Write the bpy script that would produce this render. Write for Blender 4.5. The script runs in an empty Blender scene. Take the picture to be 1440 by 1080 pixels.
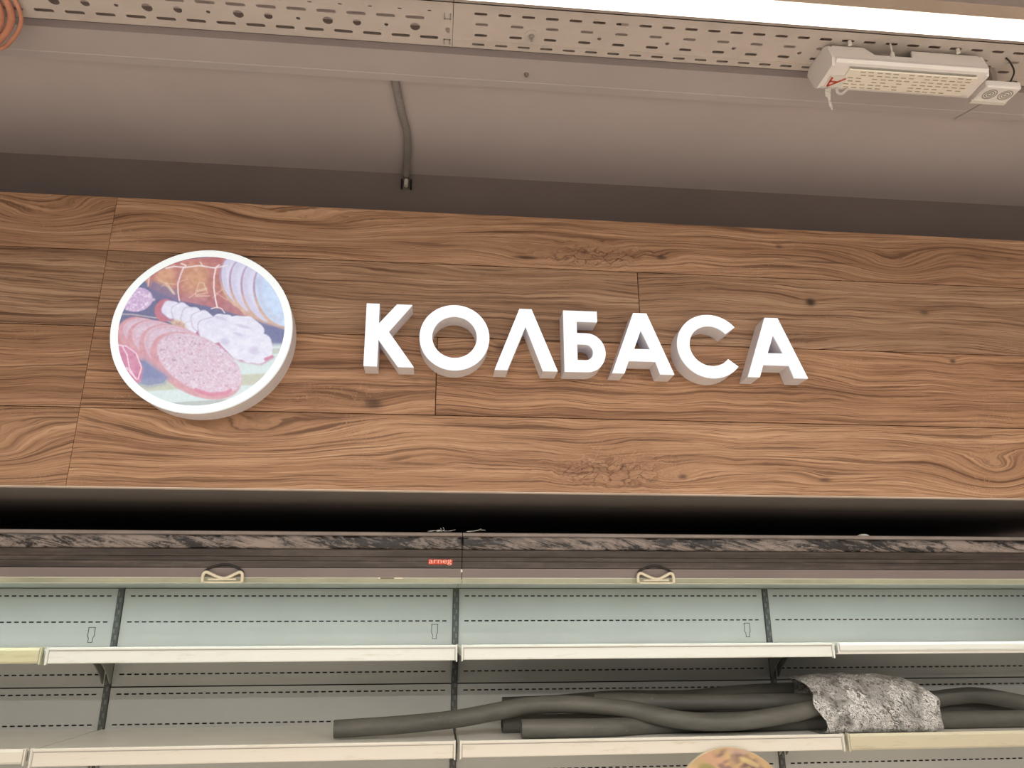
import bpy, bmesh, math, random
import numpy as np
from mathutils import Vector, Matrix, noise as mnoise

random.seed(4)
C = bpy.context.scene.collection
EYE = 1.60                      # camera height; heights below are written relative to the eye and lifted by EYE
# ------------------------------------------------------------------ camera
F = 1059.85
cd = bpy.data.cameras.new('camera'); cam = bpy.data.objects.new('camera', cd); C.objects.link(cam)
cd.sensor_fit = 'HORIZONTAL'; cd.sensor_width = 36.0; cd.lens = F / 1440 * 36.0
cd.clip_start = 0.02
pi_, ya, ro = math.radians(17.917), math.radians(-5.7255), math.radians(-0.2388)
fw0 = Vector((-math.sin(ya), math.cos(ya), 0)); r0 = Vector((math.cos(ya), math.sin(ya), 0)); zz = Vector((0, 0, 1))
fwd = fw0 * math.cos(pi_) + zz * math.sin(pi_); up0 = zz * math.cos(pi_) - fw0 * math.sin(pi_)
rgt = r0 * math.cos(ro) + up0 * math.sin(ro); up = up0 * math.cos(ro) - r0 * math.sin(ro)
M = Matrix((rgt, up, -fwd)).transposed().to_4x4(); M.translation = (0, 0, EYE)
cam.matrix_world = M
bpy.context.scene.camera = cam
# ------------------------------------------------------------------ world, lights, exposure
sc = bpy.context.scene
w = bpy.data.worlds.new('world'); sc.world = w; w.use_nodes = True
bg = w.node_tree.nodes['Background']; bg.inputs[0].default_value = (1.0, 0.925, 0.86, 1); bg.inputs[1].default_value = 0.20
def area(name, loc, sx, sy, power, col, rot=(0, 0, 0)):
    l = bpy.data.lights.new(name, 'AREA'); l.shape = 'RECTANGLE'; l.size = sx; l.size_y = sy
    l.energy = power; l.color = col
    o = bpy.data.objects.new(name, l); C.objects.link(o); o.location = loc; o.rotation_euler = rot
    return o
for yy, pw in ((-0.7, 105), (-2.5, 125), (-4.3, 125)):
    area('shop_lamp', (0.3, yy, EYE + 1.15), 5.0, 0.12, pw, (1, .945, .875))
vs = sc.view_settings
vs.view_transform = 'Standard'; vs.look = 'None'; vs.gamma = 1; vs.use_curve_mapping = False; vs.exposure = 0.0

# ------------------------------------------------------------------ material helpers
def srgb(r, g, b):
    f = lambda c: c / 12.92 if c <= .04045 else ((c + .055) / 1.055) ** 2.4
    return tuple(f(v / 255) for v in (r, g, b)) + (1,)
class NT:
    """tiny node-graph writer"""
    def __init__(s, name):
        s.m = bpy.data.materials.new(name); s.m.use_nodes = True; s.t = s.m.node_tree
        s.b = s.t.nodes['Principled BSDF']; s.out = s.t.nodes['Material Output']
    def n(s, typ, **k):
        nd = s.t.nodes.new(typ)
        for a, v in k.items(): setattr(nd, a, v)
        return nd
    def l(s, a, b): s.t.links.new(a, b)
    def put(s, sock, v):
        if isinstance(v, bpy.types.NodeSocket): s.l(v, sock)
        else: sock.default_value = v
    def m_(s, op, a, b=0.0, c=0.0, clamp=False):
        nd = s.n('ShaderNodeMath', operation=op, use_clamp=clamp)
        for i, v in enumerate((a, b, c)): s.put(nd.inputs[i], v)
        return nd.outputs[0]
    def comb(s, x, y, z):
        nd = s.n('ShaderNodeCombineXYZ')
        for i, v in enumerate((x, y, z)): s.put(nd.inputs[i], v)
        return nd.outputs[0]
    def noise(s, vec, scale=5, detail=3, rough=.5, dist=0.0):
        nd = s.n('ShaderNodeTexNoise'); s.put(nd.inputs['Vector'], vec)
        nd.inputs['Scale'].default_value = scale; nd.inputs['Detail'].default_value = detail
        nd.inputs['Roughness'].default_value = rough; nd.inputs['Distortion'].default_value = dist
        return nd.outputs['Fac']
    def ramp(s, fac, stops, interp='LINEAR'):
        nd = s.n('ShaderNodeValToRGB'); nd.color_ramp.interpolation = interp
        e = nd.color_ramp.elements
        while len(e) < len(stops): e.new(.5)
        for q, (p, c) in zip(e, stops):
            q.position = p; q.color = c if len(c) == 4 else tuple(c) + (1,)
        s.put(nd.inputs[0], fac); return nd.outputs[0]
    def mix(s, f, a, b, blend='MIX'):
        nd = s.n('ShaderNodeMix', data_type='RGBA', blend_type=blend)
        s.put(nd.inputs[0], f); s.put(nd.inputs[6], a); s.put(nd.inputs[7], b); return nd.outputs[2]
    def bump(s, h, strength=.3, dist=.002):
        nd = s.n('ShaderNodeBump'); nd.inputs['Strength'].default_value = strength; nd.inputs['Distance'].default_value = dist
        s.put(nd.inputs['Height'], h); s.l(nd.outputs[0], s.b.inputs['Normal'])
    def set(s, **k):
        for a, v in k.items(): s.put(s.b.inputs[a.replace('_', ' ')], v)
        return s
    def pos(s):
        g = s.n('ShaderNodeNewGeometry'); sp = s.n('ShaderNodeSeparateXYZ'); s.l(g.outputs['Position'], sp.inputs[0])
        return g.outputs['Position'], sp.outputs[0], sp.outputs[1], sp.outputs[2]
def mat(name, col, rough=.5, metal=0.0, var=.12, scale=8, emit=0.0, ecol=None, bump=0.0, stretch=None, spec=.5):
    """plain surface with a faint procedural mottling"""
    t = NT(name); P, x, y, z = t.pos()
    v = P if stretch is None else t.comb(t.m_('MULTIPLY', x, stretch[0]), t.m_('MULTIPLY', y, stretch[1]), t.m_('MULTIPLY', z, stretch[2]))
    nz = t.noise(v, scale, 4, .6)
    dk = tuple(c * (1 - var) for c in col[:3]) + (1,); lt = tuple(min(1, c * (1 + var)) for c in col[:3]) + (1,)
    t.set(Base_Color=t.ramp(nz, [(.3, dk), (.7, lt)]), Roughness=rough, Metallic=metal)
    t.b.inputs['Specular IOR Level'].default_value = spec
    if emit:
        t.b.inputs['Emission Color'].default_value = ecol or col; t.b.inputs['Emission Strength'].default_value = emit
    if bump: t.bump(nz, bump)
    return t.m
MT = {}
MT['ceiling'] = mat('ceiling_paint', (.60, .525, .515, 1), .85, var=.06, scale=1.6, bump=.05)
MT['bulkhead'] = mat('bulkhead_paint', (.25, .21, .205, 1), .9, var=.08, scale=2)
MT['floor'] = mat('floor_tile', (.74, .68, .60, 1), .5, var=.05)
MT['board'] = mat('fascia_board', (.15, .13, .115, 1), .8, var=.08)
MT['edge'] = mat('fascia_edge_band', (.66, .54, .45, 1), .6)
MT['galv'] = mat('galvanised_steel', (.60, .535, .49, 1), .55, var=.06, scale=14, spec=.4)
MT['beam'] = mat('painted_profile', (.52, .465, .46, 1), .75, var=.05, scale=3)
MT['steel'] = mat('zinc_screw', (.5, .47, .44, 1), .35, .8)
MT['dark'] = mat('dark_shadow_grey', (.03, .026, .025, 1), .8)
MT['led_body'] = mat('lamp_housing_enamel', (.55, .45, .36, 1), .5)
MT['led'] = mat('led_diffuser', (.9, .88, .82, 1), .5, var=0, emit=2.6, ecol=(1, .93, .82, 1))
MT['emg_body'] = mat('white_lamp_plastic', (.90, .86, .84, 1), .4, var=.03)
MT['conduit'] = mat('grey_corrugated_plastic', (.27, .245, .23, 1), .6)
MT['white'] = mat('white_plastic', (.80, .78, .72, 1), .4, var=.03)
MT['red'] = mat('red_print', srgb(205, 75, 55), .5, var=.05)
MT['orange'] = mat('orange_cable_sheath', srgb(214, 150, 125), .45, var=.12, scale=30)
MT['face'] = mat('lit_acrylic', (.55, .57, .60, 1), .35, var=0, emit=.66, ecol=(.90, .95, 1.0, 1))
MT['return'] = mat('sign_return_white', (.74, .70, .66, 1), .5, var=.03, emit=.03, ecol=(.30, .42, 1, 1))  # faint blue emission added to tint the sides and letter counters
MT['rim'] = mat('lit_rim', (.45, .47, .48, 1), .35, var=0, emit=.62, ecol=(.90, .99, 1.0, 1))
MT['panel'] = mat('chiller_panel_enamel', (.60, .61, .59, 1), .45, var=.05, scale=3)
MT['upright'] = mat('upright_dark_steel', (.10, .105, .10, 1), .5)
MT['upright_tab'] = mat('upright_tooth_steel', (.18, .19, .185, 1), .5)
MT['shelf'] = mat('shelf_enamel', (.74, .73, .67, 1), .45, var=.05, scale=5)
MT['bracket'] = mat('bracket_enamel', (.33, .32, .29, 1), .5)
MT['chassis'] = mat('chiller_carcass', (.045, .042, .04, 1), .7)
MT['lamp_tube'] = mat('cool_lamp_tube', (.9, .95, .9, 1), .4, var=0, emit=17.5, ecol=(.90, 1.0, .96, 1))
MT['strip_light'] = MT['lamp_tube']
MT['underside'] = mat('canopy_underside', (.40, .42, .38, 1), .5)
MT['bar'] = mat('night_blind_bar', (.36, .37, .255, 1), .45, var=.18, scale=9)
MT['bar_edge'] = mat('night_blind_bar_edge', (.50, .50, .41, 1), .45, var=.1)
MT['cream'] = mat('cream_plastic', (.72, .66, .50, 1), .45, var=.06, scale=60)
MT['black'] = mat('black_rubber', (.02, .016, .014, 1), .6)
MT['ink'] = mat('dark_ink', (.05, .055, .05, 1), .6)
MT['greytext'] = mat('faded_grey_print', (.10, .11, .10, 1), .6)

def wood_material():
    t = NT('oak_laminate'); P, x, y, z = t.pos()
    oi = t.n('ShaderNodeObjectInfo'); off = t.m_('MULTIPLY', oi.outputs['Random'], 23.0)
    zr = t.m_('SUBTRACT', z, EYE)
    xo = t.m_('ADD', x, off)
    # low frequency wandering of the grain
    w1 = t.noise(t.comb(t.m_('MULTIPLY', xo, 1.6), 0, t.m_('MULTIPLY', zr, 5.0)), 1, 2, .5)
    w2 = t.noise(t.comb(t.m_('MULTIPLY', xo, 6.0), 3, t.m_('MULTIPLY', zr, 18.0)), 1, 3, .55)
    v = t.m_('ADD', zr, t.m_('MULTIPLY_ADD', w1, .090, t.m_('MULTIPLY', w2, .014)))
    dark = None; clus = None
    #  kx, kz, ax, az, bend, heart radius (x, z), heart strength, burl
    knots = [(.936, .788, .10, .032, .020, .0135, .0115, 1.0, 0), (-.151, .490, .09, .032, .018, .020, .0125, .75, 0), (.553, .897, .05, .016, .010, .014, .006, .8, 0),
             (.378, .890, .13, .034, .016, .010, .010, .0, 1), (.398, .337, .14, .038, .018, .010, .010, .0, 1), (.143, .636, .05, .026, .02, .016, .012, .6, 0),
             (1.293, .639, .035, .014, .010, .008, .006, .8, 0), (1.241, .770, .06, .022, .012, .012, .007, .6, 0), (.911, .329, .06, .016, .010, .016, .006, .6, 0),
             (.566, .331, .04, .014, .010, .012, .006, .7, 0), (.870, .945, .04, .012, .006, .010, .005, .6, 0), (.98, .903, .16, .010, .004, .085, .0036, .7, 0), (.10, .842, .12, .010, .004, .07, .0034, .5, 0), (1.18, .90, .13, .05, .05, .01, .01, 0, 0),
             (.205, .880, .05, .02, .012, .030, .0050, .9, 0), (-.04, .905, .12, .012, .006, .080, .0042, .55, 0), (-.05, .352, .10, .012, .006, .07, .0036, .5, 0),
             (1.36, .345, .14, .06, .06, .01, .01, 0, 0), (-.42, .41, .22, .05, .05, .01, .01, 0, 0), (-.35, .94, .25, .05, .05, .01, .01, 0, 0), (-.93, .93, .14, .05, .055, .01, .01, 0, 0), (-.95, .36, .12, .05, .05, .01, .01, 0, 0)]
    for kx, kz, ax, az, bend, hx, hz, heart, burl in knots:
        ex = t.m_('SUBTRACT', x, kx); ez = t.m_('SUBTRACT', zr, kz)
        dx = t.m_('DIVIDE', ex, ax); dz = t.m_('DIVIDE', ez, az)
        g = t.m_('EXPONENT', t.m_('MULTIPLY', t.m_('MULTIPLY_ADD', dx, dx, t.m_('MULTIPLY', dz, dz)), -1.0))
        v = t.m_('MULTIPLY_ADD', g, bend, v)
        if heart > 0:
            cx_ = t.m_('DIVIDE', ex, hx); cz_ = t.m_('DIVIDE', t.m_('ADD', ez, t.m_('MULTIPLY', t.m_('SUBTRACT', w2, .5), .010)), hz)
            h = t.m_('MULTIPLY', t.m_('EXPONENT', t.m_('MULTIPLY', t.m_('POWER', t.m_('MULTIPLY_ADD', cx_, cx_, t.m_('MULTIPLY', cz_, cz_)), 1.5), -1.0)), heart)
            dark = h if dark is None else t.m_('MAXIMUM', dark, h)
        if burl: clus = g if clus is None else t.m_('MAXIMUM', clus, g)
    bn = t.noise(t.comb(t.m_('MULTIPLY', x, 16), 2, t.m_('MULTIPLY', zr, 34)), 1, 3, .6)
    v = t.m_('ADD', v, t.m_('MULTIPLY', t.m_('MULTIPLY', clus, t.m_('SUBTRACT', bn, .5)), .085))
    broad = t.noise(t.comb(t.m_('MULTIPLY', xo, 1.0), off, t.m_('MULTIPLY', v, 30)), 1, 3, .55)
    rings = t.noise(t.comb(t.m_('MULTIPLY', xo, 1.6), off, t.m_('MULTIPLY', v, 150)), 1, 2, .55)
    fine = t.noise(t.comb(t.m_('MULTIPLY', xo, 7.0), off, t.m_('MULTIPLY', v, 430)), 1, 3, .65)
    pores = t.noise(t.comb(t.m_('MULTIPLY', xo, 26.0), off, t.m_('MULTIPLY', v, 560)), 1, 2, .5)
    g = t.m_('ADD', t.m_('MULTIPLY', broad, .34), t.m_('ADD', t.m_('MULTIPLY', rings, .30), t.m_('MULTIPLY', fine, .36)))
    col = t.ramp(g, [(.36, (.150, .074, .040)), (.45, (.265, .140, .077)), (.53, (.355, .198, .113)), (.62, (.49, .295, .178))])
    lines = t.ramp(rings, [(.32, (1, 1, 1)), (.37, (.6, .6, .6)), (.405, (0, 0, 0))])
    col = t.mix(t.m_('MULTIPLY', lines, .55), col, (.082, .036, .019, 1))
    ln2 = t.ramp(fine, [(.34, (1, 1, 1)), (.42, (0, 0, 0))])
    col = t.mix(t.m_('MULTIPLY', ln2, .40), col, (.090, .040, .022, 1))
    crisp = t.noise(t.comb(t.m_('MULTIPLY', xo, 2.6), t.m_('ADD', off, 4), t.m_('MULTIPLY', v, 250)), 1, 2, .5)
    ln3 = t.ramp(crisp, [(.33, (1, 1, 1)), (.365, (.8, .8, .8)), (.39, (0, 0, 0))])
    col = t.mix(t.m_('MULTIPLY', ln3, .62), col, (.072, .032, .018, 1))
    pr = t.ramp(pores, [(.30, (1, 1, 1)), (.38, (0, 0, 0))])
    col = t.mix(t.m_('MULTIPLY', pr, .38), col, (.085, .036, .02, 1))
    # pale curled flecks
    fl = t.noise(t.comb(t.m_('MULTIPLY', xo, 38), 5, t.m_('MULTIPLY', zr, 30)), 1, 2, .5, 2.2)
    flm = t.noise(t.comb(t.m_('MULTIPLY', xo, 4), 9, t.m_('MULTIPLY', zr, 9)), 1, 1)
    fb = t.ramp(fl, [(.485, (0, 0, 0)), (.50, (1, 1, 1)), (.515, (0, 0, 0))])
    fm = t.m_('MULTIPLY', fb, t.ramp(flm, [(.56, (0, 0, 0)), (.66, (1, 1, 1))]))
    col = t.mix(t.m_('MULTIPLY', fm, .40), col, (.56, .36, .23, 1))
    # cracked burl patches
    vo = t.n('ShaderNodeTexVoronoi', feature='DISTANCE_TO_EDGE'); vo.inputs['Scale'].default_value = 1
    t.l(t.comb(t.m_('MULTIPLY', t.m_('ADD', x, t.m_('MULTIPLY', zr, -.9)), 27), 0, t.m_('MULTIPLY', t.m_('ADD', zr, t.m_('MULTIPLY', bn, .05)), 62)), vo.inputs['Vector'])
    cr = t.m_('MULTIPLY', t.ramp(vo.outputs['Distance'], [(.0, (1, 1, 1)), (.07, (0, 0, 0))]), t.ramp(t.m_('MULTIPLY', clus, t.m_('ADD', bn, .5)), [(.40, (0, 0, 0)), (.70, (1, 1, 1))]))
    col = t.mix(t.m_('MULTIPLY', cr, .75), col, (.05, .020, .012, 1))
    col = t.mix(t.m_('MULTIPLY', clus, .22), col, (.16, .070, .04, 1))
    col = t.mix(t.m_('MULTIPLY', dark, .92), col, (.028, .014, .010, 1))
    col = t.mix(1.0, t.mix(1.0, col, (1.08, 1.12, 1.16, 1), 'MULTIPLY'), oi.outputs['Color'], 'MULTIPLY')      # tone of the single board, plus painted-in light on the bottom row
    t.set(Base_Color=col, Roughness=.55); t.b.inputs['Specular IOR Level'].default_value = .25
    t.bump(g, .15, .001)
    return t.m
MT['wood'] = wood_material()

def dusty_material():
    t = NT('dusty_black_film'); P, x, y, z = t.pos()
    n1 = t.noise(t.comb(t.m_('MULTIPLY', x, 10), t.m_('MULTIPLY', y, 50), t.m_('MULTIPLY', t.m_('ADD', z, t.m_('MULTIPLY', x, .25)), 48)), 1, 6, .7, 2.2)
    n2 = t.noise(t.comb(t.m_('MULTIPLY', x, 4), 2, t.m_('MULTIPLY', z, 14)), 1, 3, .6, .6)
    n3 = t.noise(t.comb(t.m_('MULTIPLY', x, 70), 5, t.m_('MULTIPLY', z, 160)), 1, 4, .7, 2.0)
    f = t.m_('ADD', t.m_('MULTIPLY', n1, .5), t.m_('ADD', t.m_('MULTIPLY', n2, .35), t.m_('MULTIPLY', n3, .15)))
    k = t.ramp(f, [(.455, (0, 0, 0)), (.49, (.5, .5, .5)), (.56, (1, 1, 1))])
    t.set(Base_Color=t.mix(k, (.012, .010, .010, 1), (.31, .26, .23, 1)), Roughness=t.m_('MULTIPLY_ADD', k, .5, .3))
    t.bump(n3, .4, .003)
    return t.m
MT['film'] = dusty_material()
def canopy_material():
    t = NT('dark_brown_dusty_enamel'); P, x, y, z = t.pos()
    n1 = t.noise(t.comb(t.m_('MULTIPLY', x, 2.5), 0, t.m_('MULTIPLY', z, 70)), 1, 3, .6)
    n2 = t.noise(t.comb(t.m_('MULTIPLY', x, 14), 0, t.m_('MULTIPLY', z, 60)), 1, 4, .7, .5)
    f = t.m_('ADD', t.m_('MULTIPLY', n1, .65), t.m_('MULTIPLY', n2, .35))
    t.set(Base_Color=t.ramp(f, [(.36, (.030, .023, .019)), (.50, (.056, .044, .037)), (.64, (.105, .085, .072))]), Roughness=.5)
    t.b.inputs['Specular IOR Level'].default_value = .35
    return t.m
MT['canopy'] = canopy_material()
MT['canopy_lip_lit'] = mat('canopy_lip_lit_enamel', (.20, .165, .155, 1), .5, var=.1, scale=5)  # canopy enamel made lighter: the light this bevel catches is painted in
MT['canopy_rim'] = mat('dust_covered_rim', (.26, .22, .195, 1), .8, var=.18, scale=18)
def foam_material():
    t = NT('black_foam_rubber'); P, x, y, z = t.pos()
    n = t.noise(t.comb(t.m_('MULTIPLY', x, 8), t.m_('MULTIPLY', y, 30), t.m_('MULTIPLY', z, 30)), 1, 4, .6)
    s = t.noise(P, 90, 3, .6, .5)
    c = t.ramp(n, [(.3, (.070, .070, .060)), (.7, (.125, .122, .104))])
    c = t.mix(t.m_('MULTIPLY', t.ramp(s, [(.70, (0, 0, 0)), (.76, (1, 1, 1))]), .5), c, (.34, .33, .28, 1))
    t.set(Base_Color=c, Roughness=.6); t.bump(s, .12, .001)
    return t.m
MT['foam'] = foam_material()
def film_wrap_material():
    t = NT('crinkled_clear_film'); P, x, y, z = t.pos()
    vv = t.comb(t.m_('MULTIPLY', x, 46), t.m_('MULTIPLY', y, 46), t.m_('MULTIPLY', t.m_('ADD', z, t.m_('MULTIPLY', x, .6)), 70))
    n = t.noise(vv, 1, 3, .6, 2.4); n_b = t.noise(vv, 2.3, 2, .5, 1.5)
    big = t.noise(P, 17, 2, .5, .8)
    r1 = t.ramp(t.m_('ABSOLUTE', t.m_('SUBTRACT', n, .5)), [(.0, (1, 1, 1)), (.03, (.6, .6, .6)), (.07, (0, 0, 0))])
    r2 = t.ramp(t.m_('ABSOLUTE', t.m_('SUBTRACT', n_b, .5)), [(.0, (.8, .8, .8)), (.05, (0, 0, 0))])
    ridge = t.m_('MAXIMUM', r1, r2)
    k = t.m_('MULTIPLY', ridge, t.ramp(big, [(.36, (.12, .12, .12)), (.56, (1, 1, 1))]))
    base = t.ramp(n, [(.36, (.10, .095, .09)), (.50, (.30, .285, .265)), (.66, (.46, .44, .41))])
    t.set(Base_Color=t.mix(k, base, (1, 1, .98, 1)), Roughness=.22, Alpha=t.m_('MULTIPLY_ADD', k, .4, .66, clamp=True))  # white crease highlights are painted into the base colour
    t.b.inputs['Specular IOR Level'].default_value = .8
    t.bump(t.m_('ADD', n, t.m_('MULTIPLY', ridge, .3)), .7, .006)
    return t.m
MT['wrap'] = film_wrap_material()
def clear_film(name):
    t = NT(name); P, x, y, z = t.pos()
    n = t.noise(P, 120, 4, .7, 1)
    t.set(Base_Color=(.85, .83, .8, 1), Roughness=.2, Alpha=t.m_('MULTIPLY_ADD', n, .6, .2))
    return t.m
MT['scrap'] = clear_film('loose_clear_film')
def rail_material(name, base, stain):
    t = NT(name); P, x, y, z = t.pos()
    n = t.noise(t.comb(t.m_('MULTIPLY', x, 9), 0, t.m_('MULTIPLY', z, 60)), 1, 4, .65)
    c = t.ramp(n, [(.30, stain), (.44, base), (.9, base)])
    t.set(Base_Color=c, Roughness=.35); return t.m
MT['rail'] = rail_material('price_rail_cool_lit', (.70, .72, .67, 1), (.60, .60, .52, 1))  # white rail plastic with the canopy lamp's greenish light in its colour
MT['rail_warm_lit'] = rail_material('price_rail_warm_lit', (.70, .665, .58, 1), (.60, .55, .45, 1))  # same plastic, tinted beige for the warm shop light on lower rails
MT['rail_yellow'] = rail_material('price_rail_yellowed', (.56, .55, .36, 1), (.46, .44, .27, 1))
MT['rail_tan'] = rail_material('price_rail_soiled', (.56, .51, .37, 1), (.44, .40, .29, 1))
def vcol_material(name, emit, base):
    t = NT(name); a = t.n('ShaderNodeAttribute', attribute_name='print')
    t.l(t.mix(1.0, a.outputs['Color'], (base, base, base, 1), 'MULTIPLY'), t.b.inputs['Base Color'])
    t.b.inputs['Roughness'].default_value = .35
    if emit:
        t.l(a.outputs['Color'], t.b.inputs['Emission Color']); t.b.inputs['Emission Strength'].default_value = emit
    return t.m
MT['print_lit'] = vcol_material('backlit_food_print', .85, .22)
MT['print'] = vcol_material('food_print', 0, 1.0)

# ------------------------------------------------------------------ object helpers (heights relative to the eye)
def thing(name, label, cat, loc, group=None, kind=None):
    o = bpy.data.objects.new(name, None); C.objects.link(o); o.location = (loc[0], loc[1], loc[2] + EYE)
    o.empty_display_size = .05
    if label: o['label'] = label
    if cat: o['category'] = cat
    if group: o['group'] = group
    if kind: o['kind'] = kind
    return o
def wloc(o):
    v = Vector(o.location)
    while o.parent: o = o.parent; v = v + Vector(o.location)
    return v
def link(name, bm, m, parent=None, label=None, cat=None, group=None, kind=None, smooth=False):
    """bm is in world x,y and eye-relative z; becomes ONE object"""
    bm.normal_update()
    me = bpy.data.meshes.new(name)
    cs = [v.co for v in bm.verts]
    lo = Vector((min(c.x for c in cs), min(c.y for c in cs), min(c.z for c in cs))); hi = Vector((max(c.x for c in cs), max(c.y for c in cs), max(c.z for c in cs)))
    org = Vector(((lo.x + hi.x) / 2, (lo.y + hi.y) / 2, lo.z))
    bmesh.ops.translate(bm, vec=-org, verts=bm.verts)
    bm.to_mesh(me); bm.free()
    if smooth:
        for p in me.polygons: p.use_smooth = True
    ms = m if isinstance(m, (list, tuple)) else [m]
    for q in ms: me.materials.append(MT[q] if isinstance(q, str) else q)
    o = bpy.data.objects.new(name, me); C.objects.link(o)
    wl = org + Vector((0, 0, EYE))
    if parent is not None:
        o.parent = parent; o.location = wl - wloc(parent)
    else: o.location = wl
    for k, v in (('label', label), ('category', cat), ('group', group), ('kind', kind)):
        if v: o[k] = v
    return o
def B(): return bmesh.new()
def box(bm, x0, x1, y0, y1, z0, z1, bev=0.0):
    vs = [bm.verts.new((x, y, z)) for x in (x0, x1) for y in (y0, y1) for z in (z0, z1)]
    fs = [bm.faces.new([vs[i] for i in f]) for f in ((0, 1, 3, 2), (4, 6, 7, 5), (0, 4, 5, 1), (2, 3, 7, 6), (0, 2, 6, 4), (1, 5, 7, 3))]
    if bev:
        ed = list({e for f in fs for e in f.edges})
        bmesh.ops.bevel(bm, geom=ed, offset=bev, segments=1, affect='EDGES')
    return bm
def bx(name, m, parent, x0, x1, y0, y1, z0, z1, bev=0.0, **k):
    return link(name, box(B(), x0, x1, y0, y1, z0, z1, bev), m, parent, **k)
def prism(bm, prof, x0, x1):
    """profile [(y,z)...] extruded along x"""
    a = [bm.verts.new((x0, y, z)) for y, z in prof]; b = [bm.verts.new((x1, y, z)) for y, z in prof]
    n = len(prof)
    for i in range(n): bm.faces.new((a[i], a[(i + 1) % n], b[(i + 1) % n], b[i]))
    bm.faces.new(a[::-1]); bm.faces.new(b)
    bmesh.ops.recalc_face_normals(bm, faces=bm.faces[:])
    return bm
def fill(bm, loops, y):
    """loops of (x,z) -> filled planar face at depth y, with holes"""
    edges = []
    for lp in loops:
        vs = [bm.verts.new((x, y, z)) for x, z in lp]
        edges += [bm.edges.new((vs[i], vs[(i + 1) % len(vs)])) for i in range(len(vs))]
    bmesh.ops.triangle_fill(bm, use_beauty=True, use_dissolve=False, edges=edges)
    for f in bm.faces:
        f.normal_update()
        if f.normal.y > 0: f.normal_flip()
def sides(bm, loops, y0, y1):
    for lp in loops:
        a = [bm.verts.new((x, y0, z)) for x, z in lp]; b = [bm.verts.new((x, y1, z)) for x, z in lp]
        for i in range(len(lp)):
            j = (i + 1) % len(lp); bm.faces.new((a[i], b[i], b[j], a[j]))
def resample(pts, n):
    """Catmull-Rom through the points"""
    P = [Vector(p) for p in pts]; P = [2 * P[0] - P[1]] + P + [2 * P[-1] - P[-2]]
    out = []; segs = len(P) - 3
    for i in range(n):
        t = i / (n - 1) * segs; k = min(int(t), segs - 1); u = t - k
        a, b, c, d = P[k:k + 4]
        out.append(.5 * ((2 * b) + (c - a) * u + (2 * a - 5 * b + 4 * c - d) * u * u + (3 * b - a - 3 * c + d) * u ** 3))
    return out
def sweep(bm, path, rad, seg=12, hollow=0.0, caps=True):
    n = len(path); R = rad if callable(rad) else (lambda i: rad)
    fr = []; side = None
    for i in range(n):
        t = (path[min(i + 1, n - 1)] - path[max(i - 1, 0)]).normalized()
        if side is None:
            side = t.cross(Vector((0, 0, 1)))
            if side.length < .1: side = t.cross(Vector((0, 1, 0)))
        side = (side - t * side.dot(t)).normalized(); fr.append((side, t.cross(side)))
    def rings(s):
        return [[bm.verts.new(path[i] + (fr[i][0] * math.cos(2 * math.pi * k / seg) + fr[i][1] * math.sin(2 * math.pi * k / seg)) * R(i) * s) for k in range(seg)] for i in range(n)]
    def skin(rs):
        for i in range(len(rs) - 1):
            for k in range(seg): bm.faces.new((rs[i][k], rs[i][(k + 1) % seg], rs[i + 1][(k + 1) % seg], rs[i + 1][k]))
    o = rings(1.0); skin(o)
    if hollow:
        q = rings(hollow); skin(q)
        for e in (0, -1):
            for k in range(seg): bm.faces.new((o[e][k], o[e][(k + 1) % seg], q[e][(k + 1) % seg], q[e][k]))
    elif caps:
        bm.faces.new(o[0][::-1]); bm.faces.new(o[-1])
    bmesh.ops.recalc_face_normals(bm, faces=bm.faces[:])
    return bm
def disc(bm, cx, cz, y, r, seg=48, flip=False):
    c = [bm.verts.new((cx + r * math.cos(2 * math.pi * k / seg), y, cz + r * math.sin(2 * math.pi * k / seg))) for k in range(seg)]
    bm.faces.new(c); return c
def cyl_z(bm, cx, cy, z0, z1, r, seg=14):
    a = [bm.verts.new((cx + r * math.cos(2 * math.pi * k / seg), cy + r * math.sin(2 * math.pi * k / seg), z0)) for k in range(seg)]
    b = [bm.verts.new((v.co.x, v.co.y, z1)) for v in a]
    for k in range(seg): bm.faces.new((a[k], a[(k + 1) % seg], b[(k + 1) % seg], b[k]))
    bm.faces.new(a[::-1]); bm.faces.new(b); return bm
def bars(bm, pts, y0, y1, wd):
    """flat stroke of width wd through points (x,z), between depths y0 and y1"""
    for (xa, za), (xb, zb) in zip(pts[:-1], pts[1:]):
        d = Vector((xb - xa, zb - za)); L = d.length
        if L < 1e-6: continue
        d /= L; nrm = Vector((-d.y, d.x)) * wd / 2; e = d * wd / 2
        q = [(xa - e.x + nrm.x, za - e.y + nrm.y), (xa - e.x - nrm.x, za - e.y - nrm.y), (xb + e.x - nrm.x, zb + e.y - nrm.y), (xb + e.x + nrm.x, zb + e.y + nrm.y)]
        f = [bm.verts.new((x, y0, z)) for x, z in q]; g = [bm.verts.new((x, y1, z)) for x, z in q]
        bm.faces.new(f); bm.faces.new(g[::-1])
        for i in range(4): bm.faces.new((f[i], f[(i + 1) % 4], g[(i + 1) % 4], g[i]))
    bmesh.ops.recalc_face_normals(bm, faces=bm.faces[:])
    return bm

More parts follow.
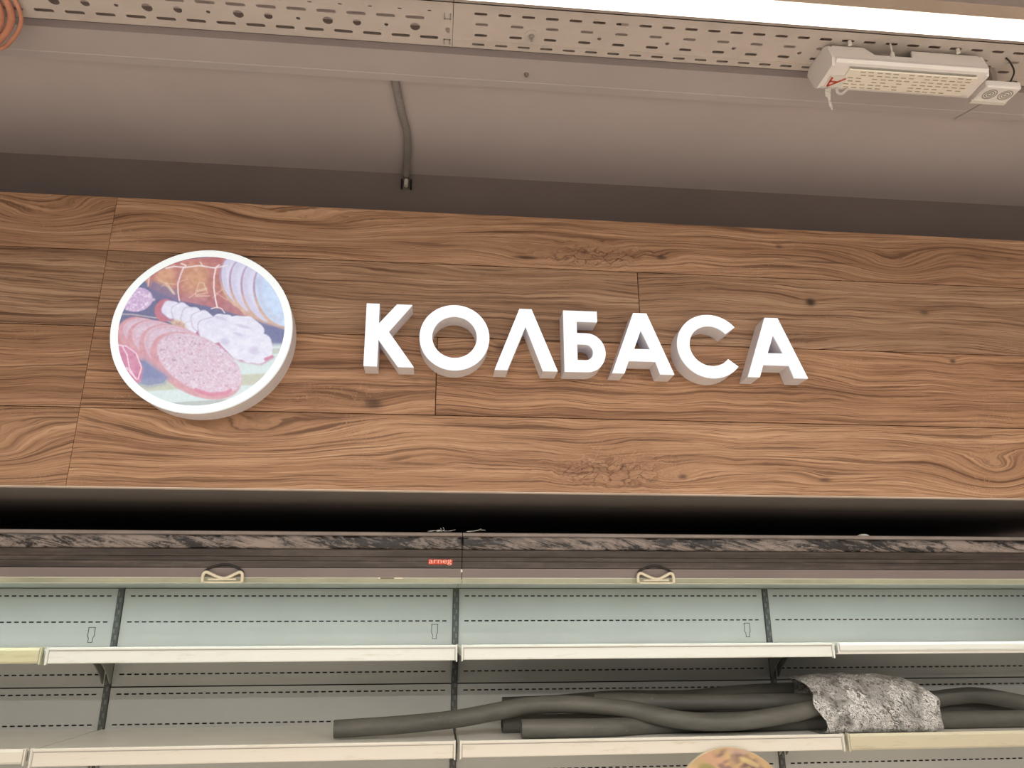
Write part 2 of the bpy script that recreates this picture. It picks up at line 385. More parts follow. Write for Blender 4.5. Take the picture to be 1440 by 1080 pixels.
# ------------------------------------------------------------------ the setting
CEIL, BULK, WALL = 1.278, 1.95, 2.50
bx('floor', 'floor', None, -5, 6, -8, WALL, -EYE - .1, -EYE, kind='structure', label='pale tiled shop floor in front of the chillers')
bx('ceiling', 'ceiling', None, -5, 6, -8, WALL + .1, CEIL, CEIL + .1, kind='structure', label='grey brown painted ceiling above the cable trays')
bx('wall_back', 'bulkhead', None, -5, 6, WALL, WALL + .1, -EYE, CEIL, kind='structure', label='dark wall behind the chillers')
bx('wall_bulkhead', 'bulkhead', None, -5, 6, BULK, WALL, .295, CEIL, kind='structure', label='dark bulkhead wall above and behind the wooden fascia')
# ceiling profile strip with its screw
b = B(); prism(b, [(1.408, 1.243), (1.408, CEIL), (1.414, CEIL), (1.414, 1.248), (1.503, 1.248), (1.503, CEIL), (1.509, CEIL), (1.509, 1.243), (1.487, 1.243), (1.485, 1.2445), (1.483, 1.243)], -4.5, 5.5)
prof = link('trim_1', b, 'beam', kind='structure', label='long pale metal profile fixed along the ceiling')
b = B(); cyl_z(b, .183, 1.455, 1.2385, 1.243, .0055); cyl_z(b, .183, 1.455, 1.234, 1.2385, .0028)
link('screw', b, 'steel', prof)

# ------------------------------------------------------------------ wooden fascia
YW = 1.683; XS = -.7894
fas = thing('wood_fascia', 'wide brown oak fascia of long boards carrying the lit sausage sign', 'fascia', (.3, 1.8, .2899))
bx('backing_box', 'board', fas, -2.6, 3.4, YW + .016, BULK - .022, .2915, .99)
ZR = [.9952, .8523, .6593, .4663, .2899]
G = .0009
rowx = [[-2.5, XS, 2.4, 3.4], [-2.2, XS, .4876, 1.95, 3.4], [-2.4, XS, -.0094, 2.2, 3.4], [-2.3, XS, 2.5, 3.4]]
for r in range(4):
    xs = [-2.6] + rowx[r][1:] if False else [-2.6] + [q for q in rowx[r] if -2.55 < q < 3.35] + [3.4]
    for a, c in zip(xs[:-1], xs[1:]):
        g0 = .0004 if abs(a - XS) < 1e-6 else G; g1 = .0004 if abs(c - XS) < 1e-6 else G
        pk = bx('plank', 'wood', fas, a + g0, c - g1, YW, YW + .016, ZR[r + 1] + (G if r < 3 else .0016), ZR[r] - (G if r else 0), bev=.0006)
        tn = [(1.0, 1.0, 1.0), (.88, .93, .97), (.97, .95, .92), (1.06, 1.07, 1.05)][r]; k_ = .90 if c <= XS + 1e-6 else (1.06 if (r == 1 and a > .4) or (r == 2 and a > -.1) else 1.0)  # bottom row shares the top row's print; its lighter tone is painted lighting
        pk.color = (tn[0] * k_, tn[1] * k_, tn[2] * k_, 1)
bx('edge_strip', 'edge', fas, -2.6, 3.4, YW - .0004, YW + .018, .2899, .2915)

# ------------------------------------------------------------------ sign letters
YL = 1.628
def arc(cx, cz, rx, rz, a0, a1, n):
    return [(cx + rx * math.cos(math.radians(a0 + (a1 - a0) * i / n)), cz + rz * math.sin(math.radians(a0 + (a1 - a0) * i / n))) for i in range(n + 1)]
T, Bt = .716, .563
def letterA(x):
    return [[(x, T), (x + .0325, T), (x + .0905, Bt), (x + .0565, Bt), (x + .0475, .594), (x - .017, .594), (x - .0285, Bt), (x - .0575, Bt)],
            [(x + .0165, .6725), (x + .0365, .6240), (x - .0025, .6240)]]
ringO = [arc(.0305, .639, .0805, .0805, 0, 360, 64)[:-1], arc(.0305, .6395, .0515, .0515, 0, 360, 64)[:-1]]
outC = arc(.640, .6375, .0815, .0805, 38.5, 360 - 38.5, 56); inC = arc(.640, .638, .0515, .0512, 360 - 39, 39, 44)
letters = [
    ('К', [[(-.174, T), (-.1445, T), (-.1440, .6665), (-.1045, T), (-.0690, T), (-.1205, .6475), (-.0605, Bt), (-.0965, Bt), (-.1430, .6280), (-.1430, Bt), (-.1730, Bt)]], 'white lit letter К, first of the word, beside the round sausage picture'),
    ('О', ringO, 'white lit round letter О between the letters К and Л'),
    ('Л', [[(.1815, T), (.2105, T), (.2695, Bt), (.2350, Bt), (.1960, .6720), (.1530, Bt), (.1235, Bt)]], 'white lit letter Л, an upturned V between О and Б'),
    ('Б', [[(.286, T), (.367, T), (.367, .6895), (.3175, .6895), (.3175, .6595)] + arc(.3400, .6115, .0440, .0480, 90, -90, 22) + [(.286, Bt)],
           [(.3170, .6320)] + arc(.3365, .6120, .0180, .0200, 90, -90, 14) + [(.3170, .5920)]], 'white lit letter Б with flat top bar and round bowl'),
    ('А', letterA(.4555), 'white lit letter А standing between Б and С'),
    ('С', [outC + inC], 'white lit open round letter С between the two letters А'),
    ('А', letterA(.7825), 'white lit letter А, last letter of the word'),
]
for ch, loops, lab in letters:
    xs = [p[0] for p in loops[0]]
    t = thing('sign_letter', lab, 'sign letter', ((min(xs) + max(xs)) / 2, YL + .03, min(p[1] for p in loops[0])), 'lit letters on the wooden fascia')
    b = B(); fill(b, loops, YL); sides(b, loops, YL, YL + .004)
    bmesh.ops.remove_doubles(b, verts=b.verts[:], dist=1e-6); bmesh.ops.recalc_face_normals(b, faces=b.faces[:])
    link('face', b, 'face', t, label='glowing white acrylic face')
    b = B(); sides(b, loops, YL + .004, YW); fill(b, loops, YW - .0006)
    bmesh.ops.remove_doubles(b, verts=b.verts[:], dist=1e-6); bmesh.ops.recalc_face_normals(b, faces=b.faces[:])
    link('side_wall', b, 'return', t)

# ------------------------------------------------------------------ painted prints (flat printed pictures, colour per vertex)
def vnoise(x, y, seed=0):
    """smooth value noise in numpy"""
    rng = np.random.RandomState(seed); tab = rng.rand(256, 256)
    xi = np.floor(x).astype(int); yi = np.floor(y).astype(int); fx = x - xi; fy = y - yi
    fx = fx * fx * (3 - 2 * fx); fy = fy * fy * (3 - 2 * fy)
    g = lambda a, c: tab[a % 256, c % 256]
    return (g(xi, yi) * (1 - fx) + g(xi + 1, yi) * fx) * (1 - fy) + (g(xi, yi + 1) * (1 - fx) + g(xi + 1, yi + 1) * fx) * fy
def sst(a, b, x):
    t = np.clip((x - a) / (b - a), 0, 1); return t * t * (3 - 2 * t)
class Canvas:
    def __init__(s, x, y, col): s.x = x; s.y = y; s.c = np.tile(np.array(col, float), (len(x), 1))
    def lay(s, m, col):
        m = m[:, None]; s.c = s.c * (1 - m) + (np.asarray(col, float) if np.ndim(col) == 2 else np.array(col, float)[None, :]) * m
    def ell(s, cx, cy, rx, ry, ang=0, soft=.05):
        a = math.radians(ang); dx, dy = s.x - cx, s.y - cy
        u = (dx * math.cos(a) + dy * math.sin(a)) / rx; v = (-dx * math.sin(a) + dy * math.cos(a)) / ry
        s.q = np.sqrt(u * u + v * v); return 1 - sst(1 - soft, 1 + soft, s.q)
    def seg(s, pts, wd, soft=2.0):
        d = np.full(len(s.x), 1e9)
        for (ax, ay), (bx_, by) in zip(pts[:-1], pts[1:]):
            L = (bx_ - ax) ** 2 + (by - ay) ** 2 + 1e-9
            t = np.clip(((s.x - ax) * (bx_ - ax) + (s.y - ay) * (by - ay)) / L, 0, 1)
            d = np.minimum(d, np.hypot(s.x - ax - t * (bx_ - ax), s.y - ay - t * (by - ay)))
        return 1 - sst(wd / 2 - soft, wd / 2 + soft, d)
    def poly(s, pts, soft=3.0):
        ins = np.zeros(len(s.x), bool); n = len(pts)
        for i in range(n):
            (ax, ay), (bx_, by) = pts[i], pts[(i + 1) % n]
            c = ((ay > s.y) != (by > s.y)) & (s.x < (bx_ - ax) * (s.y - ay) / (by - ay + 1e-12) + ax); ins ^= c
        d = s.seg(list(pts) + [pts[0]], soft * 2, soft * .99)
        return np.where(ins, 1.0, d * .5)
def sausage_picture(x, y):
    c = Canvas(x, y, (96, 98, 142))
    n1 = vnoise(x / 26, y / 20, 1); n2 = vnoise(x / 9, y / 9, 2); n3 = vnoise(x / 7, y / 7, 3) * .6 + vnoise(x / 14, y / 12, 4) * .4
    c.lay(sst(300, 700, y) * .35, (112, 120, 175))
    # chopping board
    yb = 800 + (x - 330) * -.02 - sst(500, 1050, x) * 180
    c.lay(sst(-18, 18, y - yb), (205, 224, 224))
    for y0, h, k in ((605, 14, (190, 200, 210)), (650, 16, (184, 190, 176)), (805, 32, (188, 188, 160)), (920, 14, (165, 175, 172))):
        yy = y - y0 + (x - 950) * .05
        c.lay((1 - sst(h * .7, h * 1.2, np.abs(yy))) * sst(-18, 18, y - yb) * .8, k)
    # smoked ham roll
    ham = c.poly([(300, 225), (345, 190), (430, 140), (520, 100), (700, 80), (860, 90), (1000, 300), (1080, 470), (1000, 470), (880, 440), (760, 400), (640, 372), (500, 345), (330, 275)], 6)
    hc = np.array([206, 140, 112.])[None, :] * np.ones((len(x), 1))
    def tint(m, k): 
        nonlocal hc
        hc = hc * (1 - m[:, None]) + np.array(k, float)[None, :] * m[:, None]
    tint((1 - sst(95, 150, y - (x - 600) * .03)) * .85, (196, 112, 108))
    tint(sst(250, 345, y - (x - 480) * .12) * .75, (176, 104, 128))
    for cx in (340, 492, 690, 740): tint(np.exp(-((x - cx) / 30.) ** 2) * .6, (178, 96, 104))
    for cx, cy in ((425, 215), (610, 205)): tint(np.exp(-((x - cx) / 60.) ** 2 - ((y - cy) / 50.) ** 2) * .6, (218, 160, 112))
    tint(sst(780, 960, x) * .5, (206, 150, 132))
    hc = hc + (n1[:, None] - .5) * 22
    c.lay(ham, hc)
    c.lay(c.poly([(330, 262), (345, 235), (480, 290), (500, 350), (430, 345), (340, 320)], 12) * .7, (112, 104, 150))
    for pts, wd in (([(375, 225), (425, 245), (480, 250)], 5), ([(395, 262), (430, 240)], 5), ([(425, 250), (470, 305)], 16), ([(440, 260), (465, 300)], 9),
                    ([(595, 310), (618, 235), (645, 240), (668, 300), (600, 312)], 7), ([(610, 290), (660, 275)], 14), ([(600, 320), (680, 318)], 9),
                    ([(500, 235), (550, 215)], 4), ([(700, 330), (770, 265)], 5), ([(720, 300), (790, 345)], 4), ([(560, 330), (600, 300)], 6), ([(800, 320), (850, 385), (890, 430)], 7), ([(840, 330), (920, 420)], 6)):
        c.lay(c.seg(pts, wd, 3) * .62, (232, 200, 172))
    # ham slices fanned out at the right
    for cx, cy, rx, ry in ((870, 225, 112, 160), (940, 258, 125, 178), (1020, 290, 135, 195), (1112, 300, 152, 208)):
        m = c.ell(cx, cy + 6, rx + 12, ry + 14, -18, .03); tl = sst(-.15, .35, (y - cy) / ry)[:, None]; c.lay(m, np.stack([200 + n1 * 22, 158 + n1 * 22, 140 + n1 * 20], 1) * tl + np.array([178, 140, 168.])[None, :] * (1 - tl))
        m = c.ell(cx, cy - 3, rx, ry, -18, .03)
        k = np.array([214, 216, 243])[None, :] * np.ones((len(x), 1)) - (np.clip(1 - c.q, 0, 1)[:, None] < .12) * np.array([8, 10, 2.])
        if cx > 1100: k = np.array([192, 216, 248])[None, :] + (n1[:, None] - .5) * 16
        c.lay(m, k)
        c.lay(m * np.exp(-((c.q - .84) / .10) ** 2) * .22 * (x < cx), (176, 150, 178))
    c.lay(c.poly([(860, 440), (1130, 520), (1130, 600), (960, 560), (900, 480)], 8) * .8, (100, 108, 160))
    # strings on the ham
    for pts, wd in (([(420, 152), (470, 140), (530, 146), (620, 134), (712, 148), (790, 130)], 8), ([(510, 122), (540, 132), (525, 150)], 7), ([(740, 128), (712, 148)], 8), ([(625, 112), (640, 136)], 6),
                    ([(524, 150), (508, 190), (492, 245), (494, 300), (502, 348)], 8), ([(718, 150), (708, 200), (706, 270), (716, 340), (726, 388)], 9), ([(690, 395), (726, 385), (752, 395), (770, 420)], 6), ([(322, 205), (316, 262)], 5)):
        c.lay(c.seg(pts, wd, 2) * .92, (240, 222, 226))
    # speckled salami at the left
    m = c.ell(250, 342, 96, 72, -8, .06); mm = np.clip((n3 - .35) * 2, 0, 1)
    c.lay(m, np.stack([196 + 38 * mm, 158 + 60 * mm, 206 + 32 * mm], 1))
    c.lay(c.seg([(335, 348), (352, 342)], 16, 4), (205, 170, 205))
    c.lay(c.seg([(165, 428), (230, 430), (300, 440), (400, 455), (480, 485)], 6, 2) * .9, (196, 182, 176))
    # white sliced sausage in the middle
    c.lay(c.ell(420, 405, 62, 68, 20, .08), (196, 104, 122))
    c.lay(c.poly([(380, 420), (470, 470), (560, 540), (640, 590), (760, 640), (860, 700), (980, 718), (1050, 680), (900, 560), (600, 420)], 8), (188, 116, 150))
    for cx, cy, rx, ry, a in ((455, 400, 58, 52, 25), (515, 418, 62, 58, 25), (575, 445, 66, 62, 25), (570, 510, 40, 45, 0), (640, 470, 72, 64, 20), (690, 520, 84, 72, 25), (770, 480, 80, 52, 15), (800, 540, 112, 82, 20), (890, 510, 110, 72, 15), (880, 600, 150, 96, 22), (950, 610, 105, 84, 20), (930, 655, 100, 58, 10)):
        wob = 1 + .05 * np.sin(np.arctan2(y - cy, x - cx) * 5 + cx)
        m = 1 - sst(.95, 1.05, (c.ell(cx, cy, rx, ry, a) * 0 + c.q) * wob)
        c.lay(m, np.stack([216 + 14 * n1, 216 + 14 * n1, 240 + 6 * n1], 1))
        edge = np.exp(-((c.q * wob - .97) / .05) ** 2) * (1 - sst(-.2, .6, (x - cx) / rx + (y - cy) / ry * .2)) * (cx < 760)
        c.lay(edge * .55, (176, 152, 186))
    for cx, cy, rx, ry in ((770, 590, 26, 18), (940, 640, 28, 24), (880, 500, 44, 9), (850, 545, 34, 8), (740, 450, 44, 8)): c.lay(c.ell(cx, cy, rx, ry, 15, .5) * .5, (184, 172, 212))
    c.lay(c.seg([(1005, 690), (1045, 676)], 16, 4), (206, 120, 150))
    c.lay(c.ell(500, 490, 50, 26, 25, .4) * np.clip(n2 * 1.6, 0, 1) * .9, (210, 182, 140))
    # coarse pink sausage in front
    c.lay(c.ell(245, 560, 112, 118, 20, .06), (204, 128, 140))
    for cx, cy, rx, ry, a in ((320, 560, 160, 96, 22), (400, 600, 190, 118, 24), (500, 650, 225, 138, 26), (612, 718, 268, 150, 27)):
        last = cx > 600
        m = c.ell(cx - (12 if last else 6), cy + 6, rx + (14 if last else 10), ry + 12, a, .03)
        c.lay(m, np.stack([204 + 12 * n1, 136 + 16 * n1, 150 + 12 * n1], 1))
        m = c.ell(cx + 8, cy - 5, rx - 4, ry - 6, a, .035)
        sp = np.clip((n3 - .54) * 5, 0, 1) * (.55 if last else .3)
        ds = np.clip((.33 - n3) * 6, 0, 1) * (.6 if last else .2)
        base = np.stack([216 - 6 * n1, 178 + 10 * n1, 198 + 12 * n1], 1)
        base = base * (1 - sp[:, None]) + np.array([236, 220, 236.]) * sp[:, None]; base = base * (1 - ds[:, None]) + np.array([164, 116, 140.]) * ds[:, None]
        c.lay(m, base)
        if not last: c.lay(m * np.exp(-((c.q - .93) / .05) ** 2) * .3, (200, 130, 140))
    c.lay(c.seg([(600, 862), (680, 888), (770, 882), (800, 866)], 20, 6) * .8, (214, 104, 138))
    c.lay(c.poly([(300, 690), (360, 735), (440, 790), (420, 820), (330, 835), (270, 820)], 14) * .85, (112, 124, 176))
    # red stringed piece
    c.lay(c.poly([(140, 600), (200, 612), (260, 650), (298, 740), (285, 815), (255, 820), (200, 760), (150, 680)], 5), np.stack([200 + 14 * n1, 100 + 40 * n1, 146 + 20 * n1], 1))
    for pts in ([(145, 606), (200, 614), (258, 655), (290, 735), (272, 800)], [(175, 610), (205, 660), (222, 740), (262, 800)], [(205, 735), (262, 800)]): c.lay(c.seg(pts, 7, 2) * .9, (240, 214, 228))
    g = c.c.mean(1, keepdims=True); out = c.c * .86 + g * .14
    out = out * .90 + np.array([206, 212, 236.])[None, :] * .10 + (n2[:, None] - .5) * 10
    return np.clip(out, 0, 255)
def platter_picture(x, y):
    """warm mixed food print, x,y in -1..1"""
    c = Canvas(x, y, (206, 172, 122))
    n1 = vnoise(x * 6 + 9, y * 10 + 4, 7); n2 = vnoise(x * 9 + y * 6, y * 22 - x * 9, 8)
    c.lay(np.clip((n1 - .3) * 1.6, 0, 1), (222, 184, 132))
    c.lay(c.ell(-.26, .84, .26, .10, -22, .4) * .7, (216, 166, 136))
    c.lay(c.ell(.14, .82, .36, .12, -14, .35) * np.clip((n2 - .25) * 2.2, 0, 1), (138, 108, 100))
    c.lay(c.ell(-.38, .68, .15, .09, -10, .3) * .9, (160, 150, 88))
    c.lay(c.ell(.40, .66, .24, .09, -18, .35) * np.clip((n2 - .25) * 2.2, 0, 1), (122, 92, 86))
    c.lay(c.ell(.34, .78, .18, .04, -24, .3) * .8, (230, 204, 138))
    c.lay(c.ell(.2, .95, .22, .05, 0, .5) * .7, (206, 172, 158))
    c.lay(c.ell(-.02, .68, .20, .05, -24, .3) * np.clip(n2 * 1.6, 0, 1), (150, 118, 104))
    c.lay(c.ell(.0, .0, .5, .4, 0, .5) * np.clip(n2 * 1.5, 0, 1), (176, 96, 70))
    c.lay(c.ell(-.3, -.4, .35, .3, 0, .4) * np.clip(n1 * 1.5, 0, 1), (150, 160, 84))
    return np.clip(c.c * .82 + 150 * .12, 0, 255)
def print_disc(name, cx, cz, y, r, n, painter, m, parent, label=None):
    """disc facing the viewer, polar grid: colour of the print stored per vertex"""
    nr, na = n, int(n * 4.6)
    rr = np.linspace(0, 1, nr + 1)[1:]; aa = np.arange(na) / na * 2 * math.pi
    X = np.concatenate([[0], (rr[:, None] * np.cos(aa)).ravel()]) * r; Z = np.concatenate([[0], (rr[:, None] * np.sin(aa)).ravel()]) * r
    fs = [(0, 1 + (k + 1) % na, 1 + k) for k in range(na)]
    idx = 1 + np.arange(nr * na).reshape(nr, na); nx = np.roll(idx, -1, axis=1)
    fs += np.stack([idx[:-1], nx[:-1], nx[1:], idx[1:]], -1).reshape(-1, 4).tolist()
    me = bpy.data.meshes.new(name)
    me.from_pydata(np.stack([X, np.zeros_like(X), Z], 1).tolist(), [], fs)
    col = painter(X + cx, Z + cz, X / r, Z / r) / 255.
    lin = np.where(col <= .04045, col / 12.92, ((col + .055) / 1.055) ** 2.4)
    at = me.color_attributes.new('print', 'FLOAT_COLOR', 'POINT')
    at.data.foreach_set('color', np.concatenate([lin, np.ones((len(lin), 1))], 1).astype(np.float32).ravel())
    me.materials.append(MT[m]); me.update()
    o = bpy.data.objects.new(name, me); C.objects.link(o); o.parent = parent
    o.location = Vector((cx, y, cz + EYE)) - wloc(parent)
    if label: o['label'] = label
    return o
# ------------------------------------------------------------------ round lit sign
CX, CZ, RO, RI, YS = -.5305, .6365, .195, .1785, 1.62
rs = thing('round_sign', 'round lit sign with a picture of sliced sausages and ham, white rim', 'sign', (CX, YS + .03, CZ - RO))
def ring_profile(bm, prof, cx, cz, seg=96, close=False):
    """revolve [(r,y)...] about the y axis through (cx,cz)"""
    rg = [[bm.verts.new((cx + r * math.cos(2 * math.pi * k / seg), y, cz + r * math.sin(2 * math.pi * k / seg))) for k in range(seg)] for r, y in prof]
    n = len(rg)
    for i in range(n if close else n - 1):
        for k in range(seg):
            bm.faces.new((rg[i][k], rg[(i + 1) % n][k], rg[(i + 1) % n][(k + 1) % seg], rg[i][(k + 1) % seg]))
    bmesh.ops.recalc_face_normals(bm, faces=bm.faces[:]); return bm
link('rim', ring_profile(B(), [(RI, YS), (RO - .001, YS), (RO, YS + .001), (RO, YS + .008), (RI, YS + .008)], CX, CZ, close=True), 'rim', rs, label='glowing white rim')
link('side_wall', ring_profile(B(), [(RO - .0012, YS + .008), (RO - .0012, YW), (RO - .010, YW), (RO - .010, YS + .008)], CX, CZ, close=True), 'return', rs)
def paint_sign(X, Z, u, v):
    px = 653.55 * X + 77.54 * Z + 581.02; py = 20.97 * X - 587.18 * Z + 848.72
    return sausage_picture((px - 130) * 4.154, (py - 340) * 4.154)
print_disc('picture', CX, CZ, YS + .0012, RI, 115, paint_sign, 'print_lit', rs, 'backlit print of sliced sausages, salami and tied ham')

# ------------------------------------------------------------------ cable trays
def cell(bm, x0, x1, y0, y1, z, hole=None):
    if hole is None:
        bm.faces.new([bm.verts.new(q) for q in ((x0, y0, z), (x0, y1, z), (x1, y1, z), (x1, y0, z))]); return
    cx, cy, a, h = hole        # half length, half height (stadium)
    ang = sorted([2 * math.pi * k / 16 for k in range(16)] + [math.atan2(yy - cy, xx - cx) % (2 * math.pi) for xx in (x0, x1) for yy in (y0, y1)])
    inn, out = [], []
    for t in ang:
        c, s = math.cos(t), math.sin(t)
        st = max(a - h, 0)
        hx, hy = (st if c >= 0 else -st) + h * c, h * s
        if st and abs(c) < 1e-9: hx = 0
        inn.append(bm.verts.new((cx + hx, cy + hy, z)))
        k = min(((x1 - cx) / c if c > 1e-9 else (x0 - cx) / c if c < -1e-9 else 1e9), ((y1 - cy) / s if s > 1e-9 else (y0 - cy) / s if s < -1e-9 else 1e9))
        out.append(bm.verts.new((cx + k * c, cy + k * s, z)))
    n = len(ang)
    for i in range(n):
        j = (i + 1) % n
        try: bm.faces.new((inn[i], out[i], out[j], inn[j]))
        except ValueError: pass
def tray(name, lab, xa, xb, rows, y0=1.214, y1=1.338, z=1.20):
    t = thing(name, lab, 'cable tray', ((xa + xb) / 2, (y0 + y1) / 2, z), 'cable trays under the ceiling')
    b = B()
    ys = [y0] + [(rows[i][0] + rows[i + 1][0]) / 2 for i in range(len(rows) - 1)] + [y1]
    for (yc, pitch, ph, half, hh), ya_, yb_ in zip(rows, ys[:-1], ys[1:]):
        n0 = math.ceil((xa + .03 - ph) / pitch); n1 = math.floor((xb - .03 - ph) / pitch)
        cs = [ph + k * pitch for k in range(n0, n1 + 1)]
        prev = xa
        for i, cx in enumerate(cs):
            nxt = xb if i == len(cs) - 1 else cx + pitch / 2
            hl = half if not callable(half) else half(n0 + i); hv = hh if not callable(hh) else hh(n0 + i)
            cell(b, prev, nxt, ya_, yb_, z, (cx, yc, hl, hv)); prev = nxt
    for f in b.faces:
        f.normal_update()
        if f.normal.z > 0: f.normal_flip()
    o = link('perforated_base', b, 'galv', t)
    md = o.modifiers.new('thickness', 'SOLIDIFY'); md.thickness = .0012; md.offset = -1
    for yy in (y0, y1 - .0014): bx('side_wall', 'galv', t, xa, xb, yy, yy + .0014, z, z + .05)
    for xx in (xa + .35, xb - .9): bx('hanger', 'steel', t, xx, xx + .03, y0 + .02, y0 + .045, z + .001, CEIL)
    return t
trl = tray('cable_tray', 'galvanised cable tray with two rows of long slots and round holes', -3.0, .006,
     [(1.240, .06, -.162, .004, .002), (1.261, .06, -.192, .0195, .0045), (1.2865, .06, -.192, lambda k: (.0085, .0042, .0105)[k % 3], lambda k: (.0085, .0042, .0105)[k % 3]), (1.3135, .06, -.163, .0195, .0045)])
trr = tray('cable_tray', 'galvanised cable tray with four rows of short slots beside the emergency lamp', .0075, 3.4,
     [(1.240, .0495, .063, .0135, .0038), (1.268, .0745, .0665, .0135, .004), (1.284, .149, .320, .0045, .0045), (1.2985, .0745, .0665, .0135, .004), (1.3255, .0495, .0625, .0135, .0036)])
# joint hooks, embossed rib and bolts of the trays
b = B()
for sgn, y_ in ((1, 1.252), (-1, 1.322)):
    b = B()
    for pts in ([(-.011, y_ - .007 * sgn), (-.011, y_ + .006 * sgn), (.001, y_ + .006 * sgn), (.001, y_ - .007 * sgn)],):
        for (xa, ya_), (xb, yb_) in zip(pts[:-1], pts[1:]):
            box(b, min(xa, xb) - .0012, max(xa, xb) + .0012, min(ya_, yb_) - .0012, max(ya_, yb_) + .0012, 1.1985, 1.2)
    link('joint_hook', b, 'bracket', trl)
b = B(); cyl_z(b, -.004, 1.287, 1.1975, 1.2, .0048); cyl_z(b, -.003, 1.291, 1.1955, 1.1975, .0025)
link('screw', b, 'steel', trl)
bx('rib', 'galv', trr, .0075, 3.4, 1.3125, 1.3142, 1.1985, 1.2)
b = B(); cyl_z(b, .174, 1.287, 1.1985, 1.2, .0145, 24); link('washer', b, 'galv', trr)
b = B(); cyl_z(b, .174, 1.287, 1.194, 1.1985, .0058, 6); cyl_z(b, .1745, 1.290, 1.187, 1.194, .003); link('bolt', b, 'bracket', trr)

# ------------------------------------------------------------------ ceiling LED lamp
def led_lamp(xa, xb, lab):
    t = thing('linear_lamp', lab, 'lamp', ((xa + xb) / 2, 1.132, 1.15), 'linear lamps beside the cable tray')
    b = B(); prism(b, [(1.108, 1.158), (1.108, 1.19), (1.118, 1.196), (1.150, 1.196), (1.160, 1.19), (1.160, 1.158)], xa, xb); link('housing', b, 'led_body', t)
    b = B(); prism(b, [(1.109, 1.158), (1.1075, 1.153), (1.112, 1.1495), (1.154, 1.1495), (1.1585, 1.153), (1.159, 1.158)], xa + .004, xb - .004); link('diffuser', b, 'led', t, label='glowing white diffuser')
    for xx in (xa + .25, xb - .25): bx('suspension', 'steel', t, xx, xx + .012, 1.128, 1.14, 1.196, CEIL)
    for xx in (xa, xb - .004): bx('end_cap', 'led_body', t, xx, xx + .004, 1.107, 1.161, 1.149, 1.197)
led_lamp(-.55, 2.45, 'long glowing linear lamp running above the emergency lamp')

# ------------------------------------------------------------------ emergency lamp
ex0, ex1 = .810, 1.166
em = thing('emergency_lamp', 'white emergency lamp with a ribbed clear lens under the cable tray', 'lamp', ((ex0 + ex1) / 2, 1.27, 1.13))
b = B(); prism(b, [(1.272, 1.150), (1.280, 1.198), (1.328, 1.198), (1.333, 1.185), (1.316, 1.146)], ex0 + .006, ex1 - .006); link('body', b, 'bracket', em)  # dark enamel stands in for the shade behind the plate's notch
# notched front plate, leaning
b = B()
xm0, xm1 = .905, .998
lp = [(ex0, 1.150), (ex0 - .002, 1.178), (ex0 + .012, 1.1905), (xm0 - .012, 1.1905), (xm0 + .006, 1.168), (xm1 - .002, 1.168), (xm1 + .004, 1.1905), (ex1 - .012, 1.1905), (ex1, 1.180), (ex1, 1.150)]
fr = [b.verts.new((x, 1.231 + (z - 1.135) * .27, z)) for x, z in lp]; bk = [b.verts.new((v.co.x, v.co.y + .004, v.co.z)) for v in fr]
b.faces.new(fr); b.faces.new(bk[::-1])
for i in range(len(lp)): b.faces.new((fr[i], bk[i], bk[(i + 1) % len(lp)], fr[(i + 1) % len(lp)]))
bmesh.ops.recalc_face_normals(b, faces=b.faces[:]); link('front_plate', b, 'emg_body', em)
for xx in (ex0, ex1 - .006):
    b = B(); prism(b, [(1.236, 1.150), (1.245, 1.188), (1.262, 1.199), (1.330, 1.199), (1.338, 1.186), (1.318, 1.138), (1.308, 1.131), (1.240, 1.133)], xx, xx + .006); link('end_cap', b, 'emg_body', em)
b = B(); prism(b, [(1.234, 1.152), (1.229, 1.142), (1.233, 1.1355), (1.240, 1.1345), (1.300, 1.1305), (1.312, 1.134), (1.320, 1.146)], ex0 + .006, ex1 - .006)
link('lens', b, 'emg_body', em)
b = B()
bx('lens_panel', mat('lamp_lens_cream', (.95, .90, .79, 1), .35, var=.03), em, ex0 + .042, ex1 - .022, 1.2440, 1.303, 1.1290, 1.1335, bev=.0015)
b = B()
for r, yy in enumerate((1.249, 1.2585, 1.268, 1.2775, 1.287, 1.2965)):
    for k in range(15):
        xx = ex0 + .050 + k * .0185 + random.uniform(-.001, .001) + (.004 if r % 2 else 0)
        if random.random() < .12: continue
        box(b, xx, xx + .0115, yy - .0011, yy + .0011, 1.1283, 1.1292)
link('led_row', b, mat('led_chip_grey', (.42, .36, .29, 1), .5), em, kind='stuff')
bx('gasket', 'bracket', em, ex0 + .04, ex1 - .028, 1.2405, 1.2425, 1.1318, 1.1345)
st = bx('sticker', 'white', em, ex0 + .012, ex0 + .050, 1.268, 1.300, 1.1288, 1.1312)
b = B()
def zbar(bm, p, q, wd, z0, z1):
    d = Vector((q[0] - p[0], q[1] - p[1])).normalized(); n_ = Vector((-d.y, d.x)) * wd / 2
    f = [bm.verts.new((x, y, z0)) for x, y in ((p[0] + n_.x, p[1] + n_.y), (p[0] - n_.x, p[1] - n_.y), (q[0] - n_.x, q[1] - n_.y), (q[0] + n_.x, q[1] + n_.y))]
    g_ = [bm.verts.new((v.co.x, v.co.y, z1)) for v in f]
    bm.faces.new(f); bm.faces.new(g_[::-1])
    for i in range(4): bm.faces.new((f[i], f[(i + 1) % 4], g_[(i + 1) % 4], g_[i]))
ap = (ex0 + .018, 1.2985); l1 = (ex0 + .016, 1.2700); l2 = (ex0 + .047, 1.2715)
for p, q in ((ap, l1), (ap, l2), ((ex0 + .0168, 1.2825), (ex0 + .0345, 1.2835))): zbar(b, p, q, .0042, 1.1282, 1.1288)
link('letter_mark', b, 'red', st, label='red letter А')
